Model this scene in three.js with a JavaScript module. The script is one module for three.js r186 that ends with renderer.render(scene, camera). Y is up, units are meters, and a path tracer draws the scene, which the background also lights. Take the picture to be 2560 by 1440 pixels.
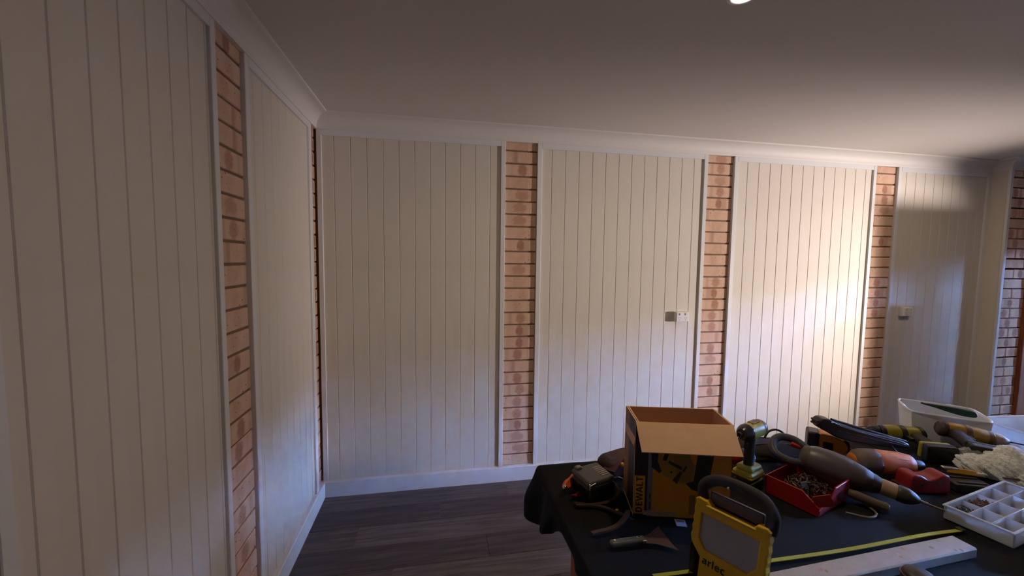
import * as THREE from 'three';
import { mergeGeometries } from 'three/addons/utils/BufferGeometryUtils.js';
import { RoundedBoxGeometry } from 'three/addons/geometries/RoundedBoxGeometry.js';
import { FontLoader } from 'three/addons/loaders/FontLoader.js';
import { TextGeometry } from 'three/addons/geometries/TextGeometry.js';
import { RectAreaLightUniformsLib } from 'three/addons/lights/RectAreaLightUniformsLib.js';

RectAreaLightUniformsLib.init();
const scene = new THREE.Scene();
const V = (x, y, z) => new THREE.Vector3(x, y, z);

// ---------------------------------------------------------------- camera
// origin: the floor corner of the left and back walls; x along the back wall, z out of it, y up, metres
const camera = new THREE.PerspectiveCamera(70.94, 2560 / 1440, 0.05, 60);
camera.position.set(0.7428, 1.5934, 2.7661);
camera.up.set(0.00119, 0.99739, -0.07222);
camera.lookAt(0.7428 + 0.18234, 1.5934 - 0.07123, 2.7661 - 0.98065);
scene.add(camera);

// ---------------------------------------------------------------- light
const SKY = 520, DOWNLIGHT = 500, WORK = 62;
scene.background = new THREE.Color().setRGB(0.25 * SKY, 0.45 * SKY, 1.0 * SKY);
const WARM = new THREE.Color().setRGB(1.0, 0.79, 0.5), WARM2 = new THREE.Color().setRGB(1.0, 0.86, 0.81);
const LAMP = V(6.45, 1.2, 2.2), LAMP_AIM = V(3.72, 1.45, 0).sub(LAMP).normalize(), LAMP_ANGLE = 0.525;

const renderer = new THREE.WebGLRenderer({ antialias: true });
renderer.toneMapping = THREE.LinearToneMapping;
renderer.toneMappingExposure = 1.0;
renderer.shadowMap.enabled = true;

// ---------------------------------------------------------------- helpers
let seed = 7;
const rnd = () => { seed = (seed * 1664525 + 1013904223) >>> 0; return seed / 4294967296; };
const rr = (a, b) => a + (b - a) * rnd();
const names = new Map();
function numbered(n) { const k = names.get(n) ?? 0; names.set(n, k + 1); return k ? n + '_' + String(k).padStart(3, '0') : n; }
function prep(g) {
  if (g.index) g = g.toNonIndexed();
  if (!g.attributes.normal) g.computeVertexNormals();
  if (!g.attributes.uv) boxUV(g);
  for (const k of Object.keys(g.attributes)) if (!['position', 'normal', 'uv'].includes(k)) g.deleteAttribute(k);
  return g;
}
function boxUV(g) {                                                   // uv in metres by the way each face points
  const p = g.attributes.position, n = g.attributes.normal, uv = new Float32Array(p.count * 2);
  for (let i = 0; i < p.count; i++) {
    const ax = Math.abs(n.getX(i)), ay = Math.abs(n.getY(i)), az = Math.abs(n.getZ(i));
    const x = p.getX(i), y = p.getY(i), z = p.getZ(i);
    const [u, v] = az >= ax && az >= ay ? [x, y] : ax >= ay ? [z, y] : [x, z];
    uv[2 * i] = u; uv[2 * i + 1] = v;
  }
  g.setAttribute('uv', new THREE.BufferAttribute(uv, 2));
  return g;
}
function join(gs) { gs = [gs].flat().map(prep); return gs.length > 1 ? mergeGeometries(gs) : gs[0]; }
function mesh(name, gs, m, parent, label) {
  const o = new THREE.Mesh(join(gs), m);
  o.name = numbered(name); o.castShadow = o.receiveShadow = true;
  if (label) o.userData.label = label;
  parent.add(o);
  return o;
}
function thing(name, label, category, pos = [0, 0, 0], turn = 0, group) {
  const o = new THREE.Group(); o.name = numbered(name); o.position.set(...pos); o.rotation.y = turn;
  o.userData = { label, category }; if (group) o.userData.group = group;
  scene.add(o);
  return o;
}
function structure(name) { const o = new THREE.Group(); o.name = numbered(name); o.userData.kind = 'structure'; scene.add(o); return o; }
function structMesh(name, gs, m) { const o = mesh(name, gs, m, scene); o.userData.kind = 'structure'; return o; }
// a group whose local +x runs from a to b, local y as near up as that allows, then rolled about x
function aim(g, a, b, roll = 0) {
  const x = b.clone().sub(a).normalize(), z = V(0, 1, 0).cross(x).negate().normalize(), y = z.clone().cross(x).normalize();
  z.crossVectors(x, y);
  const q = new THREE.Quaternion().setFromRotationMatrix(new THREE.Matrix4().makeBasis(x, y, z));
  g.position.copy(a); g.quaternion.copy(q).multiply(new THREE.Quaternion().setFromAxisAngle(V(1, 0, 0), roll));
  return g;
}
const T = (g, x, y, z, rx = 0, ry = 0, rz = 0) => { if (rx) g.rotateX(rx); if (ry) g.rotateY(ry); if (rz) g.rotateZ(rz); return g.translate(x, y, z); };
// chamfered box centred on the origin, 44 triangles
function cbox(w, h, d, c = 0.003) {
  c = Math.min(c, w * 0.45, h * 0.45, d * 0.45);
  const H = [w / 2, h / 2, d / 2], pos = [], nor = [];
  const pt = (s, k) => { const r = [0, 1, 2].map((i) => s[i] * (i === k ? H[i] : H[i] - c)); return r; };
  const tri = (a, b, e) => {
    const n = new THREE.Vector3().subVectors(V(...b), V(...a)).cross(new THREE.Vector3().subVectors(V(...e), V(...a))).normalize();
    if (n.dot(V(...a).add(V(...b)).add(V(...e))) < 0) { [b, e] = [e, b]; n.negate(); }
    for (const q of [a, b, e]) { pos.push(...q); nor.push(n.x, n.y, n.z); }
  };
  const quad = (a, b, e, f) => { tri(a, b, e); tri(a, e, f); };
  for (let k = 0; k < 3; k++) for (const s of [-1, 1]) {
    const i = (k + 1) % 3, j = (k + 2) % 3, S = (a, b) => { const r = [0, 0, 0]; r[k] = s; r[i] = a; r[j] = b; return r; };
    quad(pt(S(-1, -1), k), pt(S(1, -1), k), pt(S(1, 1), k), pt(S(-1, 1), k));
  }
  for (let k = 0; k < 3; k++) { const i = (k + 1) % 3, j = (k + 2) % 3;
    for (const a of [-1, 1]) for (const b of [-1, 1]) {
      const S = (t) => { const r = [0, 0, 0]; r[k] = t; r[i] = a; r[j] = b; return r; };
      quad(pt(S(-1), i), pt(S(1), i), pt(S(1), j), pt(S(-1), j));
    } }
  for (const a of [-1, 1]) for (const b of [-1, 1]) for (const e of [-1, 1]) tri(pt([a, b, e], 0), pt([a, b, e], 1), pt([a, b, e], 2));
  const g = new THREE.BufferGeometry();
  g.setAttribute('position', new THREE.Float32BufferAttribute(pos, 3)); g.setAttribute('normal', new THREE.Float32BufferAttribute(nor, 3));
  return boxUV(g);
}
const rbox = (w, h, d, r, s = 3) => boxUV(prep(new RoundedBoxGeometry(w, h, d, s, Math.min(r, w * 0.49, h * 0.49, d * 0.49))));
function latheX(pts, seg = 28) { return new THREE.LatheGeometry(pts.map(([x, r]) => new THREE.Vector2(Math.max(r, 1e-4), x)), seg).rotateZ(-Math.PI / 2); }   // pts [x, radius] run along +x
function latheY(pts, seg = 28) { return new THREE.LatheGeometry(pts.map(([y, r]) => new THREE.Vector2(Math.max(r, 1e-4), y)), seg); }
function tube(pts, r, seg = 40, rad = 10, closed = false) { return new THREE.TubeGeometry(new THREE.CatmullRomCurve3(pts.map((p) => V(...p)), closed, 'centripetal'), seg, r, rad, closed); }
function shapeOf(pts) { const s = new THREE.Shape(); pts.forEach(([x, y], i) => (i ? s.lineTo(x, y) : s.moveTo(x, y))); s.closePath(); return s; }
function smoothShape(pts) { const s = new THREE.Shape(); s.setFromPoints(new THREE.CatmullRomCurve3(pts.map(([x, y]) => V(x, y, 0)), true, 'centripetal').getPoints(pts.length * 6).slice(0, -1).map((p) => new THREE.Vector2(p.x, p.y))); return s; }
function ext(shape, depth, bevel = 0.002, seg = 2) {                  // extruded along z, centred in z
  const g = new THREE.ExtrudeGeometry(shape, { depth: depth - 2 * bevel, bevelEnabled: bevel > 0, bevelThickness: bevel, bevelSize: bevel, bevelOffset: -bevel, bevelSegments: seg, curveSegments: 16 });
  return g.translate(0, 0, -depth / 2 + bevel);
}
function disc(r, t, b = 0.001, seg = 24) { return latheY([[0, 0], [0, r - b], [b, r], [t - b, r], [t, r - b], [t, 0]], seg); }
// strap: a flat ribbon following points, width across z, thickness t
function ribbon(pts, w, t, n = 30, side = V(0, 0, 1)) {
  const c = new THREE.CatmullRomCurve3(pts.map((p) => V(...p)), false, 'centripetal'), P = c.getPoints(n), pos = [], idx = [];
  P.forEach((p, i) => {
    const tan = P[Math.min(i + 1, n)].clone().sub(P[Math.max(i - 1, 0)]).normalize(), s = side.clone().sub(tan.clone().multiplyScalar(side.dot(tan))).normalize(), u = s.clone().cross(tan).normalize();
    for (const [a, b] of [[-1, -1], [1, -1], [1, 1], [-1, 1]]) { const q = p.clone().addScaledVector(s, a * w / 2).addScaledVector(u, b * t / 2); pos.push(q.x, q.y, q.z); }
    if (i) for (let k = 0; k < 4; k++) { const a = (i - 1) * 4 + k, b = (i - 1) * 4 + (k + 1) % 4; idx.push(a, b, b + 4, a, b + 4, a + 4); }
  });
  const e = n * 4; idx.push(0, 2, 1, 0, 3, 2, e, e + 1, e + 2, e, e + 2, e + 3);
  const g = new THREE.BufferGeometry(); g.setAttribute('position', new THREE.Float32BufferAttribute(pos, 3)); g.setIndex(idx);
  const h = g.toNonIndexed(); h.computeVertexNormals(); return boxUV(h);
}
// value noise
const hash = (x, y, s) => { let h = (x * 374761393 + y * 668265263 + s * 1442695041) | 0; h = Math.imul(h ^ (h >>> 13), 1274126177); return ((h ^ (h >>> 16)) >>> 0) / 4294967296; };
function vnoise(x, y, s = 1) {
  const xi = Math.floor(x), yi = Math.floor(y), f = (t) => t * t * (3 - 2 * t), u = f(x - xi), v = f(y - yi);
  const a = hash(xi, yi, s), b = hash(xi + 1, yi, s), c = hash(xi, yi + 1, s), d = hash(xi + 1, yi + 1, s);
  return a + (b - a) * u + (c - a) * v + (a - b - c + d) * u * v;
}
const fbm = (x, y, s = 1) => 0.5 * vnoise(x, y, s) + 0.27 * vnoise(2.1 * x, 2.1 * y, s + 1) + 0.15 * vnoise(4.3 * x, 4.3 * y, s + 2) + 0.08 * vnoise(8.9 * x, 8.9 * y, s + 3);
function dataTex(w, h, fn, repeat, srgb = true) {                     // fn(u, v) -> [r, g, b] 0..255
  const d = new Uint8Array(w * h * 4);
  for (let j = 0; j < h; j++) for (let i = 0; i < w; i++) { const c = fn((i + 0.5) / w, (j + 0.5) / h), k = 4 * (j * w + i); d[k] = c[0]; d[k + 1] = c[1]; d[k + 2] = c[2]; d[k + 3] = 255; }
  const t = new THREE.DataTexture(d, w, h);
  t.magFilter = THREE.LinearFilter; t.minFilter = THREE.LinearMipmapLinearFilter; t.generateMipmaps = true; t.wrapS = t.wrapT = THREE.RepeatWrapping;
  if (srgb) t.colorSpace = THREE.SRGBColorSpace;
  if (repeat) t.repeat.set(...repeat);
  t.needsUpdate = true;
  return t;
}
const lerp3 = (a, b, t) => [0, 1, 2].map((i) => Math.max(0, Math.min(255, a[i] + (b[i] - a[i]) * t)));
const S = (hex, rough = 0.6, more = {}) => new THREE.MeshStandardMaterial({ color: hex, roughness: rough, ...more });
const P = (hex, rough, more = {}) => new THREE.MeshPhysicalMaterial({ color: hex, roughness: rough, ...more });

// ---------------------------------------------------------------- materials
const grainTex = (a, b, scale, s) => dataTex(256, 256, (u, v) => lerp3(a, b, fbm(u * scale, v * scale, s)), null);
const wallPaint = S('#d9d1c4', 0.62, { map: dataTex(256, 256, (u, v) => lerp3([214, 206, 193], [222, 214, 202], fbm(u * 6, v * 6, 3)), [0.7, 0.7]) }); wallPaint.color.set('#ffffff');
const trimPaint = S('#dfdfe1', 0.38);
const skirtPaint = S('#dcdde0', 0.35);
const corniceWhite = S('#e0dbd6', 0.6);
const ceilingWhite = S('#d9d3cd', 0.85);
const mortarMat = S('#7d6350', 0.95, { bumpMap: grainTex([60, 60, 60], [200, 200, 200], 40, 8), bumpScale: 0.0015 });
const brickMats = Array.from({ length: 8 }, (_, k) => {
  const blot = [0.1, 0.6, 1.15, 0.25, 0.9, 0.0, 0.75, 0.18][k], cx = 0.4 + 0.2 * hash(k, 3, 5), cy = 0.5, w = 0.09 + 0.16 * hash(k, 9, 5), pale = [222, 188, 162], tan = [206, 166, 138], dark = [150, 98, 76];
  const specks = Array.from({ length: 9 }, (_, q) => [hash(q, k, 21), hash(q, k, 22), 0.004 + 0.014 * hash(q, k, 23) ** 3, hash(q, k, 24) > 0.4 ? [74, 46, 36] : [150, 84, 52]]);
  const map = dataTex(256, 96, (u, v) => {
    let c = lerp3(pale, tan, fbm(u * 7 + k * 9, v * 3, 30 + k));
    const edge = 0.34 * (fbm(u * 14, v * 6 + k * 5, 50 + k) - 0.5), e = Math.hypot((u - cx) / w, (v - cy) / 0.55) + edge * 2;
    c = lerp3(c, dark, blot * 0.72 * Math.max(0, Math.min(1, (1.12 - e) * 2.4)) * (0.65 + 0.5 * fbm(u * 22, v * 9, 60 + k)));
    const band = vnoise(u * 9 + k * 3, 1.5, 77 + k); if (band > 0.62) c = lerp3(c, [150, 112, 88], Math.min(1, (band - 0.62) * 3) * 0.5);
    for (const [sx, sy, sr, sc] of specks) { const d = Math.hypot(u - sx, (v - sy) * 0.37); if (d < sr) c = lerp3(c, sc, Math.min(1, (sr - d) / sr * 2.5)); }
    const g = 14 * (hash((u * 256) | 0, (v * 96) | 0, k) - 0.5); return c.map((x) => Math.max(0, Math.min(255, x + g)));
  });
  return S('#ffffff', 0.9, { map });
});
const plankMats = Array.from({ length: 6 }, (_, k) => {
  const light = [[110, 100, 95], [98, 87, 84], [118, 108, 103], [90, 79, 77], [104, 91, 87], [112, 104, 101]][k], dark = [[62, 53, 52], [52, 42, 42], [72, 64, 61], [48, 39, 40], [54, 44, 43], [66, 58, 57]][k];
  return S('#ffffff', 0.42, { map: dataTex(512, 96, (u, v) => {
    const warp = 2.4 * fbm(u * 4 + k * 7, v * 2, 90 + k), g = fbm(u * 5 + k, v * 16 + warp, 100 + k), ring = fbm(u * 26, v * 44 + warp * 3, 110 + k);
    return lerp3(lerp3(dark, light, Math.min(1, Math.max(0, g * 1.5 - 0.2))), dark, 0.35 * Math.max(0, ring - 0.45) * 2);
  }) });
});
const cardTex = dataTex(256, 256, (u, v) => lerp3([220, 176, 138], [236, 193, 154], 0.55 * fbm(u * 3, v * 30, 140) + 0.45 * fbm(u * 12, v * 12, 141)), [3, 3]);
const card = S('#ffffff', 0.85, { map: cardTex });
const timber = S('#ffffff', 0.55, { map: dataTex(128, 512, (u, v) => lerp3([120, 62, 30], [168, 94, 48], fbm(u * 14, v * 3, 150)), [4, 1.2]) });
const clothMat = P('#ffffff', 0.85, { specularIntensity: 0.45, map: dataTex(256, 256, (u, v) => lerp3([6, 6, 7], [13, 12, 14], fbm(u * 40, v * 40, 160)), [4, 4]) });
const black = S('#161517', 0.5), blackGloss = S('#121214', 0.25), rubber = S('#232122', 0.75), darkGrey = S('#3a3536', 0.55), dustyGrey = S('#4c4544', 0.6);
const steel = S('#9a958e', 0.3, { metalness: 0.9 }), chrome = S('#d5d5d5', 0.14, { metalness: 1 });
const lime = S('#a8a23c', 0.42), limeDark = S('#8a7a28', 0.5), yellow = S('#dfae16', 0.45), amber = S('#c9791c', 0.5), orange = S('#d9702a', 0.5), red = S('#8f1216', 0.45), redBright = S('#b01d1e', 0.4);
const brown = S('#4a342a', 0.75), leather = S('#3a231f', 0.7), beige = S('#a98a6c', 0.6);
const milky = P('#e4eaf2', 0.85, { transmission: 0.6, thickness: 0, ior: 1.45 });
const clear = P('#e6eef4', 0.2, { transmission: 0.75, thickness: 0, ior: 1.45 });

// ---------------------------------------------------------------- room shell
const H = 2.48, HC = 2.391, HB = 0.105, RX = 7.4, FZ = 4.6;
const BOARD = -0.012, BRICK = -0.017, CORE = -0.026;

const floor = structure('floor');
mesh('floor_base', T(new THREE.BoxGeometry(RX + 0.6, 0.1, FZ + 0.6), RX / 2, -0.06, FZ / 2), mortarMat, floor);
{
  const W = 0.18, L = 1.22, geo = new Map();
  const plankGeo = (len) => { const k = len.toFixed(3); if (!geo.has(k)) { const g = cbox(len - 0.0012, 0.012, W - 0.0012, 0.0012), p = g.attributes.position, uv = g.attributes.uv; for (let i = 0; i < p.count; i++) uv.setXY(i, p.getX(i) / L + 0.5, p.getZ(i) / W + 0.5); geo.set(k, g); } return geo.get(k); };
  const offs = [0, 0.46, 0.93, 0.2, 0.7, 1.08, 0.33, 0.83];
  for (let r = 0; r * W < FZ; r++) {
    let x = -offs[r % 8], n = 0;
    while (x < RX) {
      const a = Math.max(x, 0), b = Math.min(x + L, RX);
      if (b - a > 0.02) { const o = mesh('floor_plank', plankGeo(b - a), plankMats[(r * 3 + n * 5 + ((r * n) % 2)) % 6], floor); o.position.set((a + b) / 2, -0.006, r * W + W / 2); }
      x += L; n++;
    }
  }
}
structMesh('ceiling', T(new THREE.BoxGeometry(RX + 0.6, 0.12, FZ + 0.6), RX / 2, H + 0.06, FZ / 2), ceilingWhite);

const boardGeo = new Map();
function vjoint(w, h) {                                               // one lining board, front at z = 0, V edges
  const k = w.toFixed(4) + '_' + h.toFixed(3);
  if (!boardGeo.has(k)) {
    const c = 0.0026, e = 0.0005, t = 0.012, g = new THREE.ExtrudeGeometry(shapeOf([[e - w / 2, -t], [w / 2 - e, -t], [w / 2 - e, -c], [w / 2 - c - e, 0], [c + e - w / 2, 0], [e - w / 2, -c]]), { depth: h, bevelEnabled: false });
    g.rotateX(-Math.PI / 2).translate(0, 0, 0);                       // extrusion now along +y, profile y -> -z
    const p = g.attributes.position, n = g.attributes.normal;
    for (let i = 0; i < p.count; i++) { p.setZ(i, -p.getZ(i)); n.setZ(i, -n.getZ(i)); }
    const q = prep(g), P2 = q.attributes.position, N2 = q.attributes.normal;      // the mirror turned the faces over: swap two corners of each
    for (let i = 0; i < P2.count; i += 3) for (const A of [P2, N2]) { const a = [A.getX(i + 1), A.getY(i + 1), A.getZ(i + 1)]; A.setXYZ(i + 1, A.getX(i + 2), A.getY(i + 2), A.getZ(i + 2)); A.setXYZ(i + 2, ...a); }
    boardGeo.set(k, boxUV(q));
  }
  return boardGeo.get(k);
}
const brickGeo = new Map();
function brickShape(w, h, v) {
  const k = [w.toFixed(3), h.toFixed(3), v].join('_');
  if (!brickGeo.has(k)) {
    const g = cbox(w, h, 0.03, 0.003), p = g.attributes.position, uv = g.attributes.uv;
    for (let i = 0; i < p.count; i++) {                               // arrises a little uneven
      const x = p.getX(i), y = p.getY(i), z = p.getZ(i);
      p.setXYZ(i, x + 0.0016 * (hash(Math.sign(x) + 3, Math.round(y * 50), v) - 0.5), y + 0.0022 * (hash(Math.round(x * 30), Math.sign(y) + 3, v + 9) - 0.5), z);
      uv.setXY(i, x / 0.23 + 0.5, y / 0.076 + 0.5);
    }
    brickGeo.set(k, g);
  }
  return brickGeo.get(k);
}
// Every wall is built facing +z in its own frame with local x to the right, then turned into place.
function wallGroup(name, pos, turn) { const w = structure(name); w.position.set(...pos); w.rotation.y = turn; return w; }
function panel(w, x0, x1, first, pitch, stripL = 0.032, stripR = 0.031, dir = 1) {
  const a = x0 + stripL - 0.006, b = x1 - stripR + 0.006, edges = [a];
  for (let x = first; x < b - 0.015; x += pitch) if (x > a + 0.015) edges.push(x);
  edges.push(b);
  for (let i = 1; i < edges.length; i++) { const o = mesh('lining_board', vjoint(edges[i] - edges[i - 1], HC - HB + 0.03), wallPaint, w); o.position.set((edges[i] + edges[i - 1]) / 2, HB - 0.015, BOARD); }
  const strip = (xa, xb, ya, yb) => { const o = mesh('cover_strip', cbox(xb - xa, yb - ya, 0.026, 0.002), trimPaint, w); o.position.set((xa + xb) / 2, (ya + yb) / 2, -0.013); };
  strip(x0, x0 + stripL, HB - 0.01, HC + 0.01); strip(x1 - stripR, x1, HB - 0.01, HC + 0.01); strip(x0 + stripL, x1 - stripR, HC - 0.036, HC + 0.01);
}
let brickCount = 0;
function bricks(w, x0, x1, face, y0 = HB, y1 = HC, cols = [[x0, x1]]) {
  const o = mesh('mortar', T(new THREE.BoxGeometry(x1 - x0 + 0.02, y1 - y0, 0.02), (x0 + x1) / 2, (y0 + y1) / 2, face - 0.006 - 0.01), mortarMat, w); o.name = o.name;
  for (let k = -1; HB + 0.08 + 0.086 * k < y1; k++) {
    const lo = Math.max(y0, HB + 0.08 + 0.086 * k + 0.005), hi = Math.min(y1, HB + 0.08 + 0.086 * (k + 1) - 0.005);
    if (hi - lo < 0.01) continue;
    const list = typeof cols === 'function' ? cols(k) : cols;
    for (const [a, b] of list) { const v = brickCount++ * 7 % 5, m = mesh('brick', brickShape(b - a, hi - lo, v), brickMats[(hash(brickCount, 4, 11) * 8) | 0], w); m.position.set((a + b) / 2, (lo + hi) / 2, face - 0.015 + 0.003 * (hash(brickCount, 1, 12) - 0.5)); if (hash(brickCount, 2, 5) > 0.5) m.rotation.z = Math.PI; }
  }
}
// back wall
const back = wallGroup('wall_back', [0, 0, 0], 0);
mesh('wall_core', T(new THREE.BoxGeometry(RX + 0.6, H + 0.2, 0.22), RX / 2, H / 2, CORE - 0.11), mortarMat, back);
panel(back, 0.0, 1.203, 0.1, 0.0998, 0.03);
bricks(back, 1.203, 1.427, BRICK);
panel(back, 1.427, 2.741, 1.532, 0.1);
bricks(back, 2.741, 2.966, BRICK);
panel(back, 2.966, 4.283, 3.087, 0.1);
bricks(back, 4.283, 4.502, BRICK);
panel(back, 4.502, 5.5, 4.6, 0.0985, 0.032, 0.034);
// left wall: local x runs towards the corner, so local x = -z
const left = wallGroup('wall_left', [0, 0, 0], Math.PI / 2);
mesh('wall_core', T(new THREE.BoxGeometry(FZ + 0.6, H + 0.2, 0.22), -FZ / 2, H / 2, CORE - 0.11), mortarMat, left);
bricks(left, -0.095, 0.0, BRICK, HB, HC, [[-0.095, 0.03]]);
panel(left, -0.953, -0.095, -0.86, 0.095, 0.036, 0.05);
bricks(left, -1.168, -0.953, BRICK);
panel(left, -1.952, -1.168, -1.876, 0.0945, 0.03, 0.032);
bricks(left, -2.17, -1.952, BRICK);
panel(left, -3.4, -2.17, -3.3, 0.0985);
bricks(left, -3.62, -3.4, BRICK);
panel(left, -4.6, -3.62, -4.5, 0.0985);
// brick pier at the right end of the back wall
const PX = 5.5, PZ = 0.125;
const pier = wallGroup('wall_pier', [0, 0, 0], 0);
mesh('pier_core', T(new THREE.BoxGeometry(0.26, H, PZ + 0.01), PX + 0.15, H / 2, (PZ - 0.03) / 2), mortarMat, pier);
mesh('pier_lining', T(cbox(0.02, HC - HB + 0.02, PZ + 0.01, 0.002), PX + 0.01, (HC + HB) / 2, PZ / 2), wallPaint, pier);
mesh('cover_strip', T(cbox(0.03, HC - HB + 0.02, 0.02, 0.002), PX + 0.006, (HC + HB) / 2, PZ - 0.004), trimPaint, pier);
bricks(pier, PX + 0.022, PX + 0.28, PZ - 0.004, HB, HC, (k) => (k % 2 ? [[PX + 0.022, PX + 0.135], [PX + 0.145, PX + 0.28]] : [[PX + 0.022, PX + 0.245], [PX + 0.255, PX + 0.28]]));
// timber door in the right stretch of the back wall
const door = structure('door_1');
mesh('door_frame', [T(cbox(0.09, 2.12, 0.15, 0.004), PX + 0.325, 1.06, 0.075), T(cbox(0.09, 2.12, 0.15, 0.004), PX + 1.24, 1.06, 0.075), T(cbox(1.0, 0.09, 0.15, 0.004), PX + 0.78, 2.12, 0.075)], timber, door);
mesh('door_leaf', T(cbox(0.83, 2.05, 0.04, 0.003), PX + 0.782, 1.04, 0.05), timber, door);
mesh('door_handle', [T(new THREE.CylinderGeometry(0.008, 0.008, 0.05, 12), PX + 0.44, 1.0, 0.09, Math.PI / 2), T(cbox(0.11, 0.018, 0.014, 0.004), PX + 0.49, 1.0, 0.115)], chrome, door);
// right wall (bare brick, out of frame) with a window and, past the pier, a narrow open door onto a roofed carport:
// daylight only comes in over the boundary wall
const roughBrick = S('#74543f', 0.95), frameMat = S('#3b3632', 0.4, { metalness: 0.4 });
const A0 = 1.5, A1 = 3.2, AS = 0.9, OY = 2.08, B0 = 0.15, B1 = 0.36;
const rightBit = (z0, z1, y0, y1) => T(new THREE.BoxGeometry(0.22, y1 - y0, z1 - z0), RX + 0.11, (y0 + y1) / 2, (z0 + z1) / 2);
structMesh('wall_right', [rightBit(-0.3, B0, -0.05, H + 0.1), rightBit(B0, B1, OY, H + 0.1), rightBit(B1, A0, -0.05, H + 0.1), rightBit(A0, A1, OY, H + 0.1), rightBit(A0, A1, -0.05, AS), rightBit(A1, FZ + 0.3, -0.05, H + 0.1)], roughBrick);
structMesh('wall_front', T(new THREE.BoxGeometry(RX + 0.6, H + 0.2, 0.22), RX / 2, H / 2, FZ + 0.11), roughBrick);
const slider = structure('window_1');
mesh('window_frame', [...[A0 + 0.015, A1 - 0.015].map((z) => T(cbox(0.06, OY - AS, 0.03, 0.003), RX + 0.1, (OY + AS) / 2, z)), ...[AS + 0.02, OY - 0.01].map((y) => T(cbox(0.06, 0.02, A1 - A0, 0.003), RX + 0.1, y, (A0 + A1) / 2))], frameMat, slider);
const door2 = structure('door_2');
mesh('door_frame', [...[B0 + 0.015, B1 - 0.015].map((z) => T(cbox(0.1, OY, 0.03, 0.003), RX + 0.1, OY / 2, z)), T(cbox(0.1, 0.03, B1 - B0, 0.003), RX + 0.1, OY - 0.015, (B0 + B1) / 2)], frameMat, door2);
structMesh('ground', T(new THREE.BoxGeometry(60, 0.1, 60), RX + 30.2, -0.1, 2), S('#4a4a38', 0.95));
structMesh('trim_2', [T(new THREE.BoxGeometry(4.6, 0.08, 14), RX + 2.5, 3.42, 2), T(new THREE.BoxGeometry(0.2, 1.1, 14), RX + 0.3, 2.95, 2), T(new THREE.BoxGeometry(4.6, 3.6, 0.1), RX + 2.5, 1.7, -4.8), T(new THREE.BoxGeometry(4.6, 3.6, 0.1), RX + 2.5, 1.7, 8.8)], roughBrick);   // carport roof and ends
structMesh('garden_fence', T(new THREE.BoxGeometry(0.12, 2.85, 14), RX + 4.66, 1.325, 2), S('#54483d', 0.9));

// mouldings: a profile of [out, height] points swept along a wall line with mitred corners
function moulding(path, prof) {                                       // path: [x, z, ox, oz] corner and the way "out" moves it there
  const pos = [], idx = [], n = prof.length;
  for (const [x, z, ox, oz] of path) for (const [o, h] of prof) pos.push(x + ox * o, h, z + oz * o);
  for (let i = 0; i + 1 < path.length; i++) for (let k = 0; k < n; k++) { const a = i * n + k, b = i * n + (k + 1) % n; idx.push(a, b, b + n, a, b + n, a + n); }
  for (const [base, flip] of [[0, 1], [(path.length - 1) * n, 0]]) for (let k = 1; k + 1 < n; k++) flip ? idx.push(base, base + k + 1, base + k) : idx.push(base, base + k, base + k + 1);
  const g = new THREE.BufferGeometry(); g.setAttribute('position', new THREE.Float32BufferAttribute(pos, 3)); g.setIndex(idx);
  const q = g.toNonIndexed(); q.computeVertexNormals(); return boxUV(q);
}
const cove = [[-0.02, HC], [0.004, HC], [0.006, HC + 0.008]];
for (let i = 1; i <= 12; i++) { const a = i / 13 * Math.PI / 2; cove.push([0.006 + 0.07 * (1 - Math.cos(a)), HC + 0.008 + 0.07 * Math.sin(a)]); }
cove.push([0.078, HC + 0.079], [0.085, HC + 0.081], [0.086, H + 0.004], [-0.02, H + 0.004]);
const roomPath = [[0, FZ, 1, 0], [0, 0, 1, 1], [PX, 0, -1, 1], [PX, PZ, -1, 1], [RX, PZ, 0, 1]];
structMesh('trim_1', moulding(roomPath, cove), corniceWhite);
const skirt = [[-0.02, 0], [0.012, 0], [0.012, HB - 0.004], [0.008, HB], [-0.02, HB]];
structMesh('baseboard_left', moulding([[0, FZ, 1, 0], [0, 0, 1, 1]], skirt), skirtPaint);
structMesh('baseboard_back', moulding([[0, 0, 1, 1], [PX, 0, -1, 1], [PX, PZ, -1, 1], [PX + 0.27, PZ, 0, 1]], skirt), skirtPaint);

// ---------------------------------------------------------------- lamps
// recessed ceiling downlights: one at the top edge of the photo, one past its right edge
for (const [x, z, label] of [[1.748, 1.515, 'round recessed downlight glowing in the ceiling at the top edge of the photo'], [4.4, 1.3, 'second recessed ceiling downlight, past the right edge of the photo']]) {
  const t = thing('ceiling_downlight', label, 'light', [x, H, z]);
  mesh('trim_ring', latheY([[0.004, 0.036], [-0.004, 0.037], [-0.006, 0.042], [-0.003, 0.05], [0.002, 0.051]], 40), trimPaint, t);
  mesh('diffuser', T(disc(0.037, 0.003, 0.001, 32), 0, -0.004, 0), S('#fff4e6', 0.5, { emissive: new THREE.Color().setRGB(1, 0.9, 0.8), emissiveIntensity: 6 }), t);
  const l = new THREE.RectAreaLight(WARM, DOWNLIGHT, 0.066, 0.066); l.position.set(0, -0.008, 0); l.rotation.x = -Math.PI / 2; t.add(l);
}
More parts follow.
